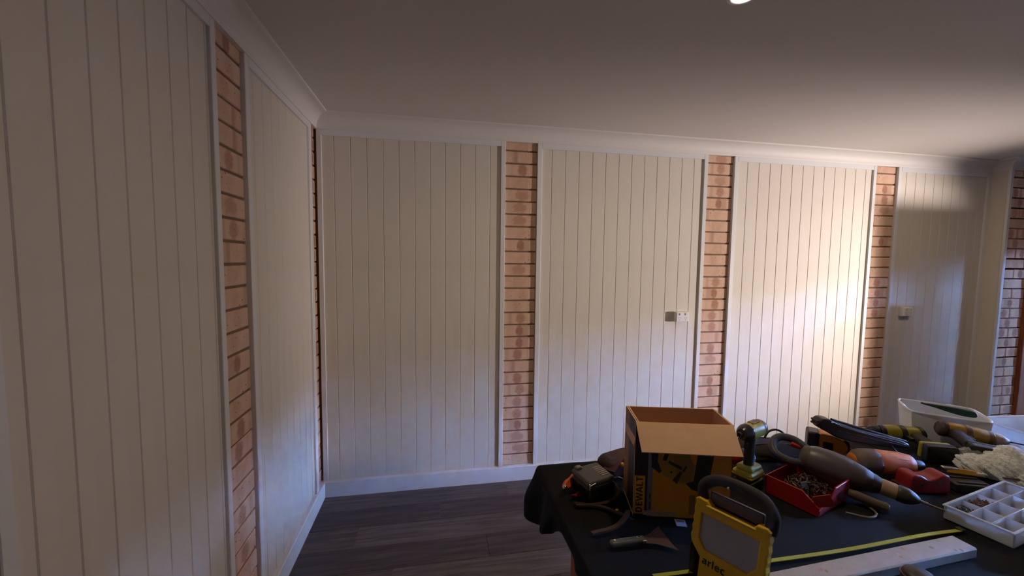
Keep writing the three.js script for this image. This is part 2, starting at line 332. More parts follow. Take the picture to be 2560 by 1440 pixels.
{ // portable work lamp to the right of the frame, lighting the panels
  const t = thing('work_lamp', 'portable flat work lamp on a tripod out beyond the table', 'lamp', [LAMP.x, 0, LAMP.z]);
  const head = new THREE.Group(); head.name = 'lamp_head'; head.position.set(0, LAMP.y, 0); t.add(head);
  head.lookAt(LAMP.clone().add(LAMP_AIM));
  mesh('housing', [latheY([[-0.16, 0], [-0.158, 0.03], [-0.12, 0.045], [-0.03, 0.085], [0, 0.09], [0.002, 0.086], [-0.012, 0.075], [-0.03, 0.06], [-0.03, 0]], 32).rotateX(Math.PI / 2)], black, head);
  mesh('diffuser', T(disc(0.058, 0.004, 0.001, 28).rotateX(Math.PI / 2), 0, 0, -0.022), S('#fff4e6', 0.5, { emissive: new THREE.Color().setRGB(1, 0.9, 0.8), emissiveIntensity: 8 }), head);
  const l = new THREE.SpotLight(WARM2, WORK, 0, LAMP_ANGLE, 0.95, 2); l.position.copy(LAMP).addScaledVector(LAMP_AIM, -0.004); l.target.position.copy(LAMP).addScaledVector(LAMP_AIM, 3); l.castShadow = true; l.shadow.radius = 2.6; scene.add(l, l.target);
  mesh('pole', T(new THREE.CylinderGeometry(0.014, 0.014, 0.98, 14), 0, 0.58, -0.02), black, t);
  for (let k = 0; k < 3; k++) { const a = k * 2.094; mesh('leg', tube([[0, 0.3, -0.02], [0.18 * Math.cos(a), 0.15, 0.18 * Math.sin(a) - 0.02], [0.34 * Math.cos(a), 0.011, 0.34 * Math.sin(a) - 0.02]], 0.01, 12, 8), black, t); }
}
{ // furniture beyond the frame that throws the shade on the last panel
  const c = thing('storage_cupboard', 'low brown cupboard beyond the right edge of the photo', 'cupboard', [5.892, 0, 1.31]);
  mesh('carcass', T(cbox(0.396, 1.53, 0.22, 0.004), 0, 0.765, 0), S('#5c4c40', 0.6), c);
  mesh('door', T(cbox(0.38, 1.44, 0.018, 0.003), 0, 0.79, -0.119), S('#655546', 0.5), c); mesh('handle', T(cbox(0.012, 0.12, 0.02, 0.004), 0.1, 0.95, -0.136), chrome, c);
  const f = thing('tall_cabinet', 'tall brown cabinet beyond the right edge of the photo', 'cabinet', [6.445, 0, 1.31]);
  mesh('carcass', T(cbox(0.7, 2.0, 0.22, 0.004), 0, 1.0, 0), timber, f);
  for (const s of [-1, 1]) { mesh('door', T(cbox(0.3, 1.9, 0.02, 0.003), s * 0.153, 1.02, -0.12), timber, f); mesh('handle', T(cbox(0.012, 0.14, 0.02, 0.004), s * 0.03, 1.1, -0.138), chrome, f); }
}
// ---------------------------------------------------------------- power outlets
function outlet(pos, label) {
  const t = thing('power_outlet', label, 'power outlet', pos, 0);
  mesh('mounting_block', T(rbox(0.104, 0.076, 0.03, 0.003, 2), 0, 0, 0.015), S('#e6e6e6', 0.35), t);
  mesh('face_plate', T(rbox(0.1, 0.072, 0.012, 0.004, 2), 0, 0, 0.035), S('#ececec', 0.3), t);
  const dark = S('#4a4a4c', 0.6);
  for (const s of [-1, 1]) {
    mesh('switch', T(rbox(0.009, 0.014, 0.006, 0.002, 2), s * 0.024, 0.022, 0.042), S('#b9b9bb', 0.4), t);
    mesh('socket', [T(cbox(0.0022, 0.008, 0.0015, 0.0004), s * 0.024 - 0.007, -0.006, 0.0412, 0, 0, -0.5), T(cbox(0.0022, 0.008, 0.0015, 0.0004), s * 0.024 + 0.007, -0.006, 0.0412, 0, 0, 0.5), T(cbox(0.0022, 0.008, 0.0015, 0.0004), s * 0.024, -0.02, 0.0412)], dark, t);
  }
  return t;
}
outlet([2.563, 1.173, BOARD], 'double power outlet on the lit white panel, left of the second bare brick pier');
outlet([4.68, 1.186, BOARD], 'double power outlet on the shaded white panel, right of the last bare brick pier');
// ---------------------------------------------------------------- work table
const TY = 0.766;                                                     // top of the cloth
const TX0 = 1.15, TX1 = 3.85, TZ0 = 1.245, TZ1 = 2.14;
{
  const t = thing('work_table', 'timber work table hidden under the black cloth, one brown leg showing', 'table');
  mesh('tabletop', T(cbox(TX1 - TX0, 0.03, TZ1 - TZ0, 0.003), (TX0 + TX1) / 2, TY - 0.021, (TZ0 + TZ1) / 2), timber, t);
  for (const [x, z] of [[TX0 + 0.035, TZ0 + 0.39], [TX1 - 0.08, TZ0 + 0.08], [TX0 + 0.06, TZ1 - 0.06], [TX1 - 0.08, TZ1 - 0.06]]) mesh('leg', T(cbox(0.055, TY - 0.04, 0.055, 0.003), x, (TY - 0.036) / 2, z), timber, t);
  mesh('apron', [T(cbox(TX1 - TX0 - 0.16, 0.07, 0.02, 0.002), (TX0 + TX1) / 2, TY - 0.072, TZ0 + 0.06), T(cbox(TX1 - TX0 - 0.16, 0.07, 0.02, 0.002), (TX0 + TX1) / 2, TY - 0.072, TZ1 - 0.06)], timber, t);
  // cloth: s runs along the table, t across it; beyond the edges it hangs
  const W = TX1 - TX0, D = TZ1 - TZ0, NS = 150, NT = 84, pos = [], uv = [], idx = [];
  const sm = (a, b, x) => { const k = Math.max(0, Math.min(1, (x - a) / (b - a))); return k * k * (3 - 2 * k); };
  for (let j = 0; j <= NT; j++) for (let i = 0; i <= NS; i++) {
    const tt = -0.16 + (D + 0.34) * j / NT, hang = 0.055 + 0.125 * (1 - sm(0.1, 0.36, tt)) + 0.012 * Math.sin(tt * 31);
    const u = i / NS, s = u < 0.1 ? -hang * (1 - u / 0.1) : (u - 0.1) / 0.9 * (W + 0.1);
    const os = s < 0 ? -s : Math.max(0, s - W), ot = tt < 0 ? -tt : Math.max(0, tt - D), o = Math.hypot(os, ot);
    const wave = Math.sin((os > ot ? tt : s) * 23 + 1.3) + 0.6 * Math.sin((os > ot ? tt : s) * 41);
    const out = 0.02 * (1 - Math.exp(-o / 0.012)) + 0.014 * wave * sm(0.01, 0.12, o) + 0.03 * sm(0.02, 0.14, o) * (s < 0 && tt < 0.25 ? 1 : 0);
    const on = 0.006 * (fbm(s * 7, tt * 9, 170) - 0.5) + 0.004 * Math.max(0, Math.sin(s * 5 + tt * 19 + 2 * fbm(s * 3, tt * 3, 171))) ** 6 - 0.003;
    const k = o > 0 ? Math.max(0, o - 0.008) : 0;
    pos.push(TX0 + Math.min(W, Math.max(0, s)) + Math.sign(s > 0 ? 1 : -1) * (os > 0 ? out * os / o : 0), TY - k + (o === 0 ? on : on * 0.4), TZ0 + Math.min(D, Math.max(0, tt)) + (tt > 0 ? 1 : -1) * (ot > 0 ? out * ot / o : 0));
    uv.push(s, tt);
    if (i && j) { const a = j * (NS + 1) + i, b = a - 1, c = a - NS - 1, d = c - 1; idx.push(d, b, a, d, a, c); }
  }
  const g = new THREE.BufferGeometry(); g.setAttribute('position', new THREE.Float32BufferAttribute(pos, 3)); g.setAttribute('uv', new THREE.Float32BufferAttribute(uv, 2)); g.setIndex(idx); g.computeVertexNormals();
  clothMat.side = THREE.DoubleSide;
  const c = new THREE.Mesh(g, clothMat); c.name = 'tablecloth'; c.castShadow = c.receiveShadow = true; scene.add(c);
  c.userData = { label: 'black cloth draped over the work table, bunched at its far left corner', category: 'tablecloth' };
}
// ---------------------------------------------------------------- carton
function canvasTex(w, h, draw) { const c = document.createElement('canvas'); c.width = w; c.height = h; const x = c.getContext('2d'); draw(x, w, h); const t = new THREE.CanvasTexture(c); t.colorSpace = THREE.SRGBColorSpace; return t; }
{
  const bw = 0.302, bh = 0.311, bd = 0.145, th = 0.004, turn = -0.243;
  const ca = Math.cos(turn), sa = Math.sin(turn);                    // local x -> (ca, -sa), local z -> (sa, ca)
  const fl = [1.369, 1.6], cx = fl[0] + ca * bw / 2 - sa * bd / 2, cz = fl[1] - sa * bw / 2 - ca * bd / 2;
  const t = thing('carton', 'open yellow and black power tool carton with its front flap folded down', 'box', [cx, TY, cz], turn);
  const front = canvasTex(1024, 1024, (x, w, h) => {
    x.fillStyle = '#d08a14'; x.fillRect(0, 0, w, h);
    x.fillStyle = '#17151a'; x.fillRect(0, 0, w * 0.142, h);
    x.fillStyle = '#77757c'; x.fillRect(w * 0.142, 0, w * 0.05, h);
    x.fillStyle = '#26242c'; x.fillRect(w * 0.165, h * 0.76, w * 0.014, h * 0.05); x.fillRect(w * 0.165, h * 0.84, w * 0.014, h * 0.08);
    x.fillStyle = '#dd9a1c'; x.fillRect(w * 0.004, h * 0.565, w * 0.112, h * 0.412);
    x.save(); x.translate(w * 0.094, h * 0.968); x.rotate(-Math.PI / 2); x.fillStyle = '#17140f'; x.font = 'bold 100px sans-serif'; x.textBaseline = 'alphabetic';
    const m = x.measureText('DEWALT').width; x.scale(h * 0.392 / m, 1); x.fillText('DEWALT', 0, 0); x.restore();
    // the tool printed on the front: olive-yellow motor housing, black nose, gear head and battery
    const poly = (c, pts) => { x.fillStyle = c; x.beginPath(); pts.forEach(([a, b], i) => (i ? x.lineTo(a * w, b * h) : x.moveTo(a * w, b * h))); x.closePath(); x.fill(); };
    poly('#16151a', [[0.17, 0.3], [0.23, 0.22], [0.3, 0.2], [0.3, 0.5], [0.26, 0.53], [0.18, 0.47]]);
    poly('#a37a24', [[0.26, 0.18], [0.54, 0.2], [0.6, 0.4], [0.64, 0.44], [0.62, 0.62], [0.5, 0.64], [0.3, 0.55], [0.24, 0.4]]);
    poly('#8c671e', [[0.4, 0.34], [0.56, 0.3], [0.62, 0.46], [0.6, 0.62], [0.46, 0.6]]);
    poly('#16151a', [[0.33, 0.26], [0.37, 0.27], [0.33, 0.4], [0.29, 0.39]]);
    poly('#16151a', [[0.36, 0.39], [0.5, 0.46], [0.49, 0.49], [0.35, 0.42]]);
    poly('#3a1a14', [[0.43, 0.56], [0.48, 0.5], [0.5, 0.52], [0.45, 0.64], [0.4, 0.6]]);
    poly('#16151a', [[0.5, 0.5], [0.53, 0.44], [0.55, 0.45], [0.52, 0.51]]);
    x.fillStyle = '#1a1712'; x.beginPath(); x.arc(w * 0.385, h * 0.515, 13, 0, 7); x.fill();
    poly('#15131a', [[0.66, 0.26], [0.83, 0.27], [0.79, 0.55], [0.77, 0.68], [0.73, 0.73], [0.6, 0.69], [0.54, 0.63], [0.62, 0.6]]);
    poly('#241c1a', [[0.7, 0.28], [0.72, 0.28], [0.67, 0.62], [0.65, 0.62]]);
    x.fillStyle = '#5b4030'; for (let k = 0; k < 5; k++) x.fillRect(w * (0.585 + 0.012 * k), h * 0.75, w * 0.008, h * 0.215);
    x.fillStyle = '#3a1c14'; x.fillRect(w * 0.66, h * 0.8, w * 0.05, h * 0.16);
  });
  const side = canvasTex(256, 512, (x, w, h) => {
    x.fillStyle = '#141218'; x.fillRect(0, 0, w, h);
    x.fillStyle = '#8b5f2c'; x.fillRect(0, 0, w * 0.36, h);
    x.fillStyle = '#a8702a'; x.fillRect(0, h * 0.55, w * 0.3, h * 0.45);
    x.fillStyle = '#3c3026'; x.fillRect(w * 0.36, 0, w * 0.16, h);
    x.fillStyle = '#4a464c'; x.fillRect(w * 0.66, h * 0.1, w * 0.05, h * 0.8); x.fillRect(w * 0.8, h * 0.3, w * 0.03, h * 0.5);
    x.fillStyle = '#57422a'; for (let k = 0; k < 9; k++) x.fillRect(w * 0.4, h * (0.06 + 0.1 * k), w * 0.09, h * 0.04);
  });
  const plane = (w, h) => new THREE.PlaneGeometry(w, h);
  const fm = S('#ffffff', 0.5, { map: front }), smt = S('#ffffff', 0.5, { map: side });
  mesh('wall', [T(cbox(bw, bh, th, 0.001), 0, bh / 2, -bd / 2), T(cbox(th, bh, bd, 0.001), bw / 2, bh / 2, 0), T(cbox(th, bh, bd - 2 * th, 0.001), -bw / 2 + th, bh / 2, 0), T(cbox(bw, bh, th, 0.001), 0, bh / 2, bd / 2 - th), T(cbox(bw, th, bd, 0.001), 0, th / 2, 0)], card, t);
  mesh('front_print', T(cbox(bw, bh, 0.0012, 0.0003), 0, bh / 2, bd / 2 - 0.0005), S('#d08a14', 0.5), t);
  mesh('front_artwork', T(plane(bw, bh), 0, bh / 2, bd / 2 + 0.0006), fm, t);
  mesh('side_artwork', T(plane(bd, bh), 0, 0, 0, 0, -Math.PI / 2).translate(-bw / 2 + th / 2 - 0.0007 , bh / 2, 0), smt, t);
  mesh('right_print', T(plane(bd, bh), 0, 0, 0, 0, Math.PI / 2).translate(bw / 2 + th / 2 + 0.0006, bh / 2, 0), S('#c98716', 0.5), t);
  { // front flap: leans out and down over the print, its outer edge a little wider
    const L = 0.1, tilt = 0.9, g = new THREE.ExtrudeGeometry(shapeOf([[-bw / 2, 0], [bw / 2, 0], [bw / 2 - 0.004, -L], [-bw / 2 + 0.002, -L]]), { depth: 0.004, bevelEnabled: true, bevelSize: 0.0004, bevelThickness: 0.0004, bevelSegments: 1 });
    const f = mesh('flap', boxUV(prep(g.translate(0, 0, -0.002))), card, t); f.position.set(0, bh, bd / 2); f.rotation.x = -tilt; f.rotation.z = -0.012;
  }
  { const g = ext(shapeOf([[-bd / 2, 0], [bd / 2, 0], [bd / 2 - 0.012, 0.085], [-bd / 2 + 0.012, 0.085]]), 0.004, 0.0004, 1).rotateY(Math.PI / 2), f = mesh('flap', g, card, t); f.position.set(-bw / 2 + th + 0.006, bh, 0); f.rotation.z = Math.PI - 0.12; }
  mesh('label', T(cbox(0.104, 0.014, 0.0012, 0.0003), -0.068, 0.012, bd / 2 + 0.002), S('#b9a9a6', 0.6), t, 'white paper label');
}
// ---------------------------------------------------------------- small flat things at the left of the table
{ const t = thing('paper_tag', 'small white paper tag lying on the cloth in front of the carton', 'tag', [1.5, TY, 1.663], -0.35); mesh('card', T(cbox(0.032, 0.001, 0.034, 0.0003), 0, 0.0012, 0), S('#b9bcd2', 0.7), t); mesh('print', T(cbox(0.026, 0.0004, 0.008, 0.0001), 0, 0.0018, -0.008), S('#7a5a4e', 0.7), t); }
{ // wide putty knife
  const t = thing('putty_knife', 'putty knife with clear grey handle and wide steel blade, left of the yellow work light', 'putty knife', [1.232, TY + 0.004, 1.73], 0.02);
  mesh('handle', [T(rbox(0.105, 0.017, 0.024, 0.008, 4), 0.052, 0.009, 0)], P('#6d6f6c', 0.15, { transmission: 0.4, thickness: 0.01, ior: 1.5 }), t);
  for (const x of [0.015, 0.088]) mesh('rivet', T(disc(0.005, 0.003, 0.001, 16), x, 0.0165, 0), chrome, t);
  mesh('blade', T(ext(shapeOf([[0, -0.011], [0.035, -0.022], [0.085, -0.05], [0.082, -0.038], [0.079, 0.03], [0.082, 0.056], [0.035, 0.022], [0, 0.011]]), 0.0014, 0.0003, 1), 0.1, 0.006, 0, Math.PI / 2), S('#6b5046', 0.4, { metalness: 0.6 }), t);
  mesh('ferrule', T(rbox(0.016, 0.012, 0.026, 0.004, 3), 0.102, 0.008, 0), steel, t);
}
{ // leather tool belt
  const t = thing('tool_belt', 'dark brown leather tool belt with a studded pouch, left of the carton', 'tool belt', [0, 0, 0]);
  const pouch = boxUV(prep(new RoundedBoxGeometry(0.15, 0.07, 0.1, 6, 0.03))), p = pouch.attributes.position; for (let i = 0; i < p.count; i++) p.setY(i, p.getY(i) + 0.012 * (fbm(p.getX(i) * 30 + 4, p.getZ(i) * 30, 181) - 0.5));
  pouch.computeVertexNormals(); mesh('pouch', T(pouch, 1.435, TY + 0.043, 1.345, 0, 0.25, 0.06), leather, t);
  mesh('pouch_flap', ribbon([[1.37, TY + 0.045, 1.405], [1.42, TY + 0.072, 1.37], [1.47, TY + 0.078, 1.345], [1.5, TY + 0.06, 1.33]], 0.05, 0.006, 20, V(0.2, 0, 1)), S('#4a2a28', 0.7), t);
  mesh('stud', T(new THREE.SphereGeometry(0.009, 16, 10), 1.425, TY + 0.062, 1.398), S('#c98f3c', 0.35, { metalness: 0.5 }), t);
  mesh('buckle', tube([[1.38, TY + 0.022, 1.415], [1.4, TY + 0.03, 1.425], [1.415, TY + 0.026, 1.432]], 0.0022, 14, 8), steel, t);
  const st = [[[1.2, TY + 0.008, 1.515], [1.25, TY + 0.01, 1.535], [1.32, TY + 0.012, 1.532], [1.36, TY + 0.014, 1.505], [1.375, TY + 0.016, 1.45]], [[1.2, TY + 0.008, 1.53], [1.27, TY + 0.01, 1.55], [1.325, TY + 0.01, 1.6], [1.35, TY + 0.008, 1.635]], [[1.2, TY + 0.008, 1.672], [1.28, TY + 0.012, 1.66], [1.33, TY + 0.02, 1.63], [1.35, TY + 0.02, 1.605]]];
  st.forEach((s, k) => mesh('strap', ribbon(s, 0.017, 0.006, 30, V(0, k ? 0.2 : 0.6, 1)), [brown, leather, brown][k], t));
  mesh('keeper', T(disc(0.006, 0.004, 0.001, 14), 1.318, TY + 0.014, 1.59), S('#a87c3a', 0.4, { metalness: 0.6 }), t);
}
{ // battery charger
  const t = thing('battery_charger', 'dark grey battery charger with ribbed vents beside the orange pliers', 'charger', [1.288, TY, 1.458], 0.3); t.scale.z = 0.86;
  mesh('body', T(rbox(0.115, 0.055, 0.125, 0.012, 4), 0, 0.0285, 0), blackGloss, t);
  mesh('cover', T(rbox(0.118, 0.022, 0.118, 0.01, 4), 0, 0.064, -0.004, 0.06), S('#4a4340', 0.3), t);
  for (let k = 0; k < 6; k++) mesh('vent', T(rbox(0.034, 0.0028, 0.0042, 0.0012, 2), 0.033, 0.0762 - 0.0006 * k, -0.028 + 0.0115 * k), S('#b0a49c', 0.35), t);
  mesh('edge_trim', [tube([[-0.056, 0.03, 0.062], [-0.055, 0.06, 0.06], [-0.048, 0.07, 0.045]], 0.0022, 12, 8), tube([[-0.03, 0.068, 0.058], [-0.055, 0.062, 0.058]], 0.0018, 8, 8)], chrome, t);
  mesh('terminal', T(rbox(0.026, 0.016, 0.026, 0.007, 3), -0.034, 0.078, -0.05), S('#8b8279', 0.15, { metalness: 0.7 }), t);
}
{ // orange handled pliers
  const t = thing('pliers', 'orange handled pliers at the far left corner of the table', 'pliers', [1.175, TY, 1.455], 0.62);
  mesh('handle', [T(ext(smoothShape([[0, 0], [0.02, 0.012], [0.05, 0.014], [0.085, 0.02], [0.09, 0.006], [0.055, -0.004], [0.02, -0.014]]), 0.016, 0.004, 3), 0.005, 0.03, 0, -0.5)], S('#d8551c', 0.45), t, 'orange handle');
  mesh('handle', T(ext(smoothShape([[0, 0], [0.025, -0.004], [0.06, -0.003], [0.06, -0.013], [0.02, -0.016]]), 0.014, 0.003, 3), 0.0, 0.018, 0.04, -0.5), S('#8c1a1e', 0.5), t, 'red handle');
  mesh('pivot', T(new THREE.SphereGeometry(0.009, 18, 12), 0.004, 0.03, 0.008), chrome, t);
  mesh('jaw', T(ext(shapeOf([[0, -0.012], [0.05, -0.007], [0.05, 0.007], [0, 0.012]]), 0.012, 0.002), 0.086, 0.034, -0.004), darkGrey, t);
}
// ---------------------------------------------------------------- yellow work light in front
{
  const e = V(0.466, 0, 0.888).normalize(), n = V(-0.888, 0, 0.46).normalize();
  const t = thing('work_light', 'yellow rechargeable work light with a black carry handle, switched off', 'work light', [1.428, TY, 1.941], Math.atan2(-e.z, e.x));
  const body = new THREE.Group(); body.name = 'lamp_head'; body.rotation.x = -0.2; body.position.y = 0.012; t.add(body);
  const w = 0.178, h = 0.202;
  const out = []; for (let k = 0; k <= 9; k++) out.push([-w / 2 + (k % 2 ? 0.0025 : 0), h - 0.006 - k * 0.0115]);
  out.push([-w / 2 + 0.006, 0.085], [-w / 2 + 0.03, 0.06], [-w / 2 + 0.03, 0.0], [w / 2 - 0.03, 0], [w / 2 - 0.03, 0.06], [w / 2 - 0.004, 0.085]);
  for (let k = 9; k >= 0; k--) out.push([w / 2 - (k % 2 ? 0.0025 : 0), h - 0.006 - k * 0.0115]);
  out.push([w / 2 - 0.008, h], [w / 2 - 0.03, h - 0.002], [w / 2 - 0.04, h - 0.014], [-w / 2 + 0.04, h - 0.014], [-w / 2 + 0.03, h - 0.002], [-w / 2 + 0.008, h]);
  const shape = shapeOf(out); const hole = new THREE.Path(); [[-0.068, h - 0.036], [-0.068, 0.105], [-0.05, 0.082], [0.05, 0.082], [0.068, 0.105], [0.068, h - 0.036]].forEach(([x, y], i) => (i ? hole.lineTo(x, y) : hole.moveTo(x, y))); hole.closePath(); shape.holes.push(hole);
  mesh('face_frame', T(ext(shape, 0.03, 0.004, 3), 0, 0, -0.005), yellow, body);
  mesh('diffuser', T(rbox(0.14, 0.112, 0.008, 0.003, 2), 0, 0.126, -0.001), S('#a7a9b2', 0.35), body);
  mesh('rim', T(rbox(w - 0.06, 0.004, 0.01, 0.002, 2), 0, h - 0.013, 0.009), S('#e0bb3a', 0.4), body);
  mesh('back_shell', T(rbox(w - 0.016, h - 0.02, 0.036, 0.012, 3), 0, h / 2, -0.036), black, body);
  mesh('handle', tube([[-w / 2 + 0.012, h - 0.012, -0.012], [-w / 2 + 0.008, h + 0.026, -0.014], [-w / 2 + 0.035, h + 0.05, -0.02], [0, h + 0.056, -0.024], [w / 2 - 0.03, h + 0.048, -0.02], [w / 2 - 0.006, h + 0.022, -0.014], [w / 2 - 0.008, h - 0.014, -0.012]], 0.0145, 60, 14), rubber, body);
  mesh('handle_screw', T(new THREE.SphereGeometry(0.0045, 12, 8), -0.02, h + 0.046, -0.009), chrome, body);
  mesh('inner_bracket', T(rbox(w - 0.05, 0.03, 0.014, 0.004, 2), 0, h + 0.004, -0.022), S('#3b3236', 0.4), body);
  const font = await new FontLoader().loadAsync('fonts/droid/droid_sans_bold.typeface.json');
  const tg = new TextGeometry('arlec', { font, size: 0.017, depth: 0.0016, curveSegments: 6 });
  mesh('lettering', T(tg, -0.052, 0.05, 0.0095), black, body, 'black maker lettering');
  mesh('stand', [T(rbox(0.15, 0.012, 0.05, 0.005, 2), 0, 0.006, -0.045), T(rbox(0.018, 0.09, 0.02, 0.005, 2), -0.086, 0.045, -0.03), T(rbox(0.018, 0.09, 0.02, 0.005, 2), 0.086, 0.045, -0.03), T(rbox(0.15, 0.012, 0.05, 0.005, 2), 0, 0.006, 0.015)], black, t);
}
// ---------------------------------------------------------------- tape, plank, canister
{ const t = thing('tape_measure', 'yellow green tape blade lying straight along the far side of the white plank', 'tape measure', [0, 0, 0]);
  const pts = [[1.3, TY + 0.004, 1.85], [1.6, TY + 0.005, 1.855], [1.9, TY + 0.006, 1.856], [2.2, TY + 0.012, 1.85], [2.335, TY + 0.004, 1.842]];
  mesh('blade', ribbon(pts, 0.017, 0.0016, 60, V(0, 0.25, 1)), S('#a9b046', 0.5), t); mesh('end_hook', T(cbox(0.014, 0.007, 0.019, 0.001), 2.343, TY + 0.006, 1.841), S('#5a5240', 0.4, { metalness: 0.6 }), t); }
{ const t = thing('plank', 'white painted timber plank with orange paint spots at the front of the table', 'plank', [1.9, TY + 0.0155, 1.929], 0.05);
  const spots = Array.from({ length: 34 }, (_, k) => [hash(k, 1, 200), hash(k, 2, 200), 0.0015 + 0.006 * hash(k, 3, 200) ** 2, hash(k, 4, 200)]);
  const map = dataTex(1024, 96, (u, v) => { let c = lerp3([168, 162, 162], [186, 181, 182], fbm(u * 30, v * 4, 201)); for (const [a, b, r, q] of spots) { const d = Math.hypot(u - a, (v - b) * 0.085) + 0.002 * (fbm(u * 300, v * 25, 202) - 0.5); if (d < r) c = lerp3(c, q > 0.45 ? [196, 122, 96] : q > 0.2 ? [206, 186, 170] : [128, 122, 120], 0.8); } return c; });
  const g = cbox(0.68, 0.03, 0.058, 0.0035), p = g.attributes.position, uv = g.attributes.uv; for (let i = 0; i < p.count; i++) uv.setXY(i, p.getX(i) / 0.68 + 0.5, p.getZ(i) / 0.058 + 0.5);
  mesh('board', g, S('#ffffff', 0.5, { map }), t); }
{ const t = thing('canister', 'dark brown round canister at the bottom edge of the photo, before the plank', 'canister', [1.945, TY, 2.0], 0.4);
  mesh('body', latheY([[0, 0], [0, 0.03], [0.002, 0.033], [0.036, 0.034], [0.045, 0.03], [0.048, 0.02], [0.05, 0]]), S('#2e2320', 0.5), t); mesh('lid_rim', T(new THREE.TorusGeometry(0.0335, 0.0025, 8, 32), 0, 0.036, 0, Math.PI / 2), S('#5a473e', 0.4), t); }
// ---------------------------------------------------------------- impact driver standing on its battery
{
  const t = thing('impact_driver', 'lime and black impact driver standing upright on its battery', 'impact driver', [1.873, TY, 1.508], Math.atan2(-0.36, -0.93)); t.scale.setScalar(0.88);
  mesh('battery', [T(rbox(0.108, 0.034, 0.078, 0.009, 4), -0.004, 0.018, 0), T(rbox(0.09, 0.02, 0.06, 0.006, 3), -0.004, 0.042, 0)], black, t);
  mesh('battery_label', T(rbox(0.004, 0.014, 0.058, 0.0018, 2), 0.0495, 0.018, 0), S('#80805a', 0.4), t, 'pale green battery label');
  mesh('foot', [T(rbox(0.104, 0.03, 0.083, 0.012, 4), 0, 0.062, 0), T(rbox(0.086, 0.026, 0.068, 0.012, 4), -0.004, 0.083, 0)], lime, t);
  mesh('foot_band', T(rbox(0.106, 0.007, 0.085, 0.003, 3), 0, 0.056, 0), limeDark, t);
  const hs = ext(smoothShape([[0.0, -0.019], [0.017, -0.012], [0.022, 0], [0.017, 0.012], [0, 0.019], [-0.02, 0.012], [-0.024, 0], [-0.02, -0.012]]), 0.13, 0.003, 2).rotateX(Math.PI / 2);
  mesh('handle', T(hs, 0, 0.15, 0), rubber, t);
  mesh('trigger', T(rbox(0.018, 0.034, 0.017, 0.006, 3), 0.026, 0.183, 0), black, t);
  const hd = new THREE.Group(); hd.name = 'head'; hd.position.set(0, 0.238, 0); t.add(hd);
  mesh('housing', latheX([[-0.088, 0], [-0.088, 0.02], [-0.082, 0.029], [-0.07, 0.033], [0, 0.034], [0.03, 0.033]], 36), lime, hd);
  mesh('rear_cap', latheX([[-0.092, 0], [-0.091, 0.018], [-0.085, 0.0285], [-0.072, 0.0338], [-0.058, 0.0345], [-0.058, 0.03]], 36), S('#7b6a52', 0.35), hd);
  mesh('badge', T(rbox(0.05, 0.003, 0.026, 0.0012, 2), -0.022, 0.0345, 0), S('#6a5334', 0.4), hd);
  mesh('gear_nose', latheX([[0.026, 0.0345], [0.034, 0.0345], [0.052, 0.03], [0.066, 0.022], [0.07, 0.018], [0.07, 0]], 36), S('#2e282b', 0.28), hd);
  mesh('collet', [latheX([[0.066, 0.012], [0.084, 0.0115], [0.086, 0.01], [0.086, 0.0055], [0.07, 0.0055]], 24)], S('#4c4644', 0.3, { metalness: 0.8 }), hd);
}
// ---------------------------------------------------------------- drills lying down
function drill(name, label, m, from, to, roll, opt = {}) {
  const t = thing(name, label, 'drill'); aim(t, from, to, roll);
  mesh('housing', [latheX([[-0.105, 0], [-0.104, 0.022], [-0.096, 0.031], [-0.05, 0.034], [0.02, 0.034], [0.05, 0.03], [0.056, 0.026], [0.056, 0]], 32)], m.body, t);
  mesh('rear_cap', latheX([[-0.112, 0], [-0.11, 0.024], [-0.1, 0.0335], [-0.084, 0.0345], [-0.084, 0.03]], 32), m.cap, t);
  mesh('grip_band', latheX([[-0.028, 0.0345], [-0.026, 0.0362], [-0.006, 0.0362], [-0.004, 0.0345]], 32), m.dark, t);
  for (let k = 0; k < 3; k++) mesh('vent', T(rbox(0.004, 0.004, 0.026, 0.0015, 2), -0.07 + 0.011 * k, 0.031, 0.006), black, t);
  mesh('clutch_ring', latheX([[0.05, 0.028], [0.054, 0.03], [0.068, 0.03], [0.072, 0.026]], 24), m.dark, t);
  const c = mesh('chuck', latheX([[0.07, 0], [0.07, 0.0245], [0.078, 0.0262], [0.1, 0.0255], [0.11, 0.02], [0.124, 0.012], [0.126, 0]], 26), m.chuck, t);
  if (opt.bit) mesh('bit', T(new THREE.CylinderGeometry(0.0022, 0.0026, opt.bit, 10), 0.12 + opt.bit / 2, 0, 0, 0, 0, -Math.PI / 2), opt.bitMat ?? steel, t);
  const hs = ext(smoothShape([[0.024, 0], [0.016, 0.016], [-0.02, 0.017], [-0.03, 0], [-0.02, -0.017], [0.016, -0.016]]), 0.125, 0.003, 2).rotateX(Math.PI / 2);
  mesh('handle', T(hs, -0.052, -0.085, 0, 0, 0, 0.08), m.grip, t);
  mesh('trigger', T(rbox(0.018, 0.032, 0.016, 0.005, 3), -0.02, -0.052, 0), black, t);
  mesh('foot', T(rbox(0.11, 0.02, 0.07, 0.008, 3), -0.038, -0.15, 0), m.foot, t);
  mesh('battery', T(rbox(0.112, 0.036, 0.074, 0.008, 3), -0.038, -0.178, 0), black, t);
  return t;
}
drill('drill', 'olive drill lying on its side, battery toward us, left of the white tub', { body: S('#8d8424', 0.45), cap: black, dark: S('#2a2420', 0.5), chuck: black, grip: S('#2a2322', 0.7), foot: S('#a09a2c', 0.45) }, V(2.82, TY + 0.051, 1.31), V(2.69, TY + 0.053, 1.265), 1.52);
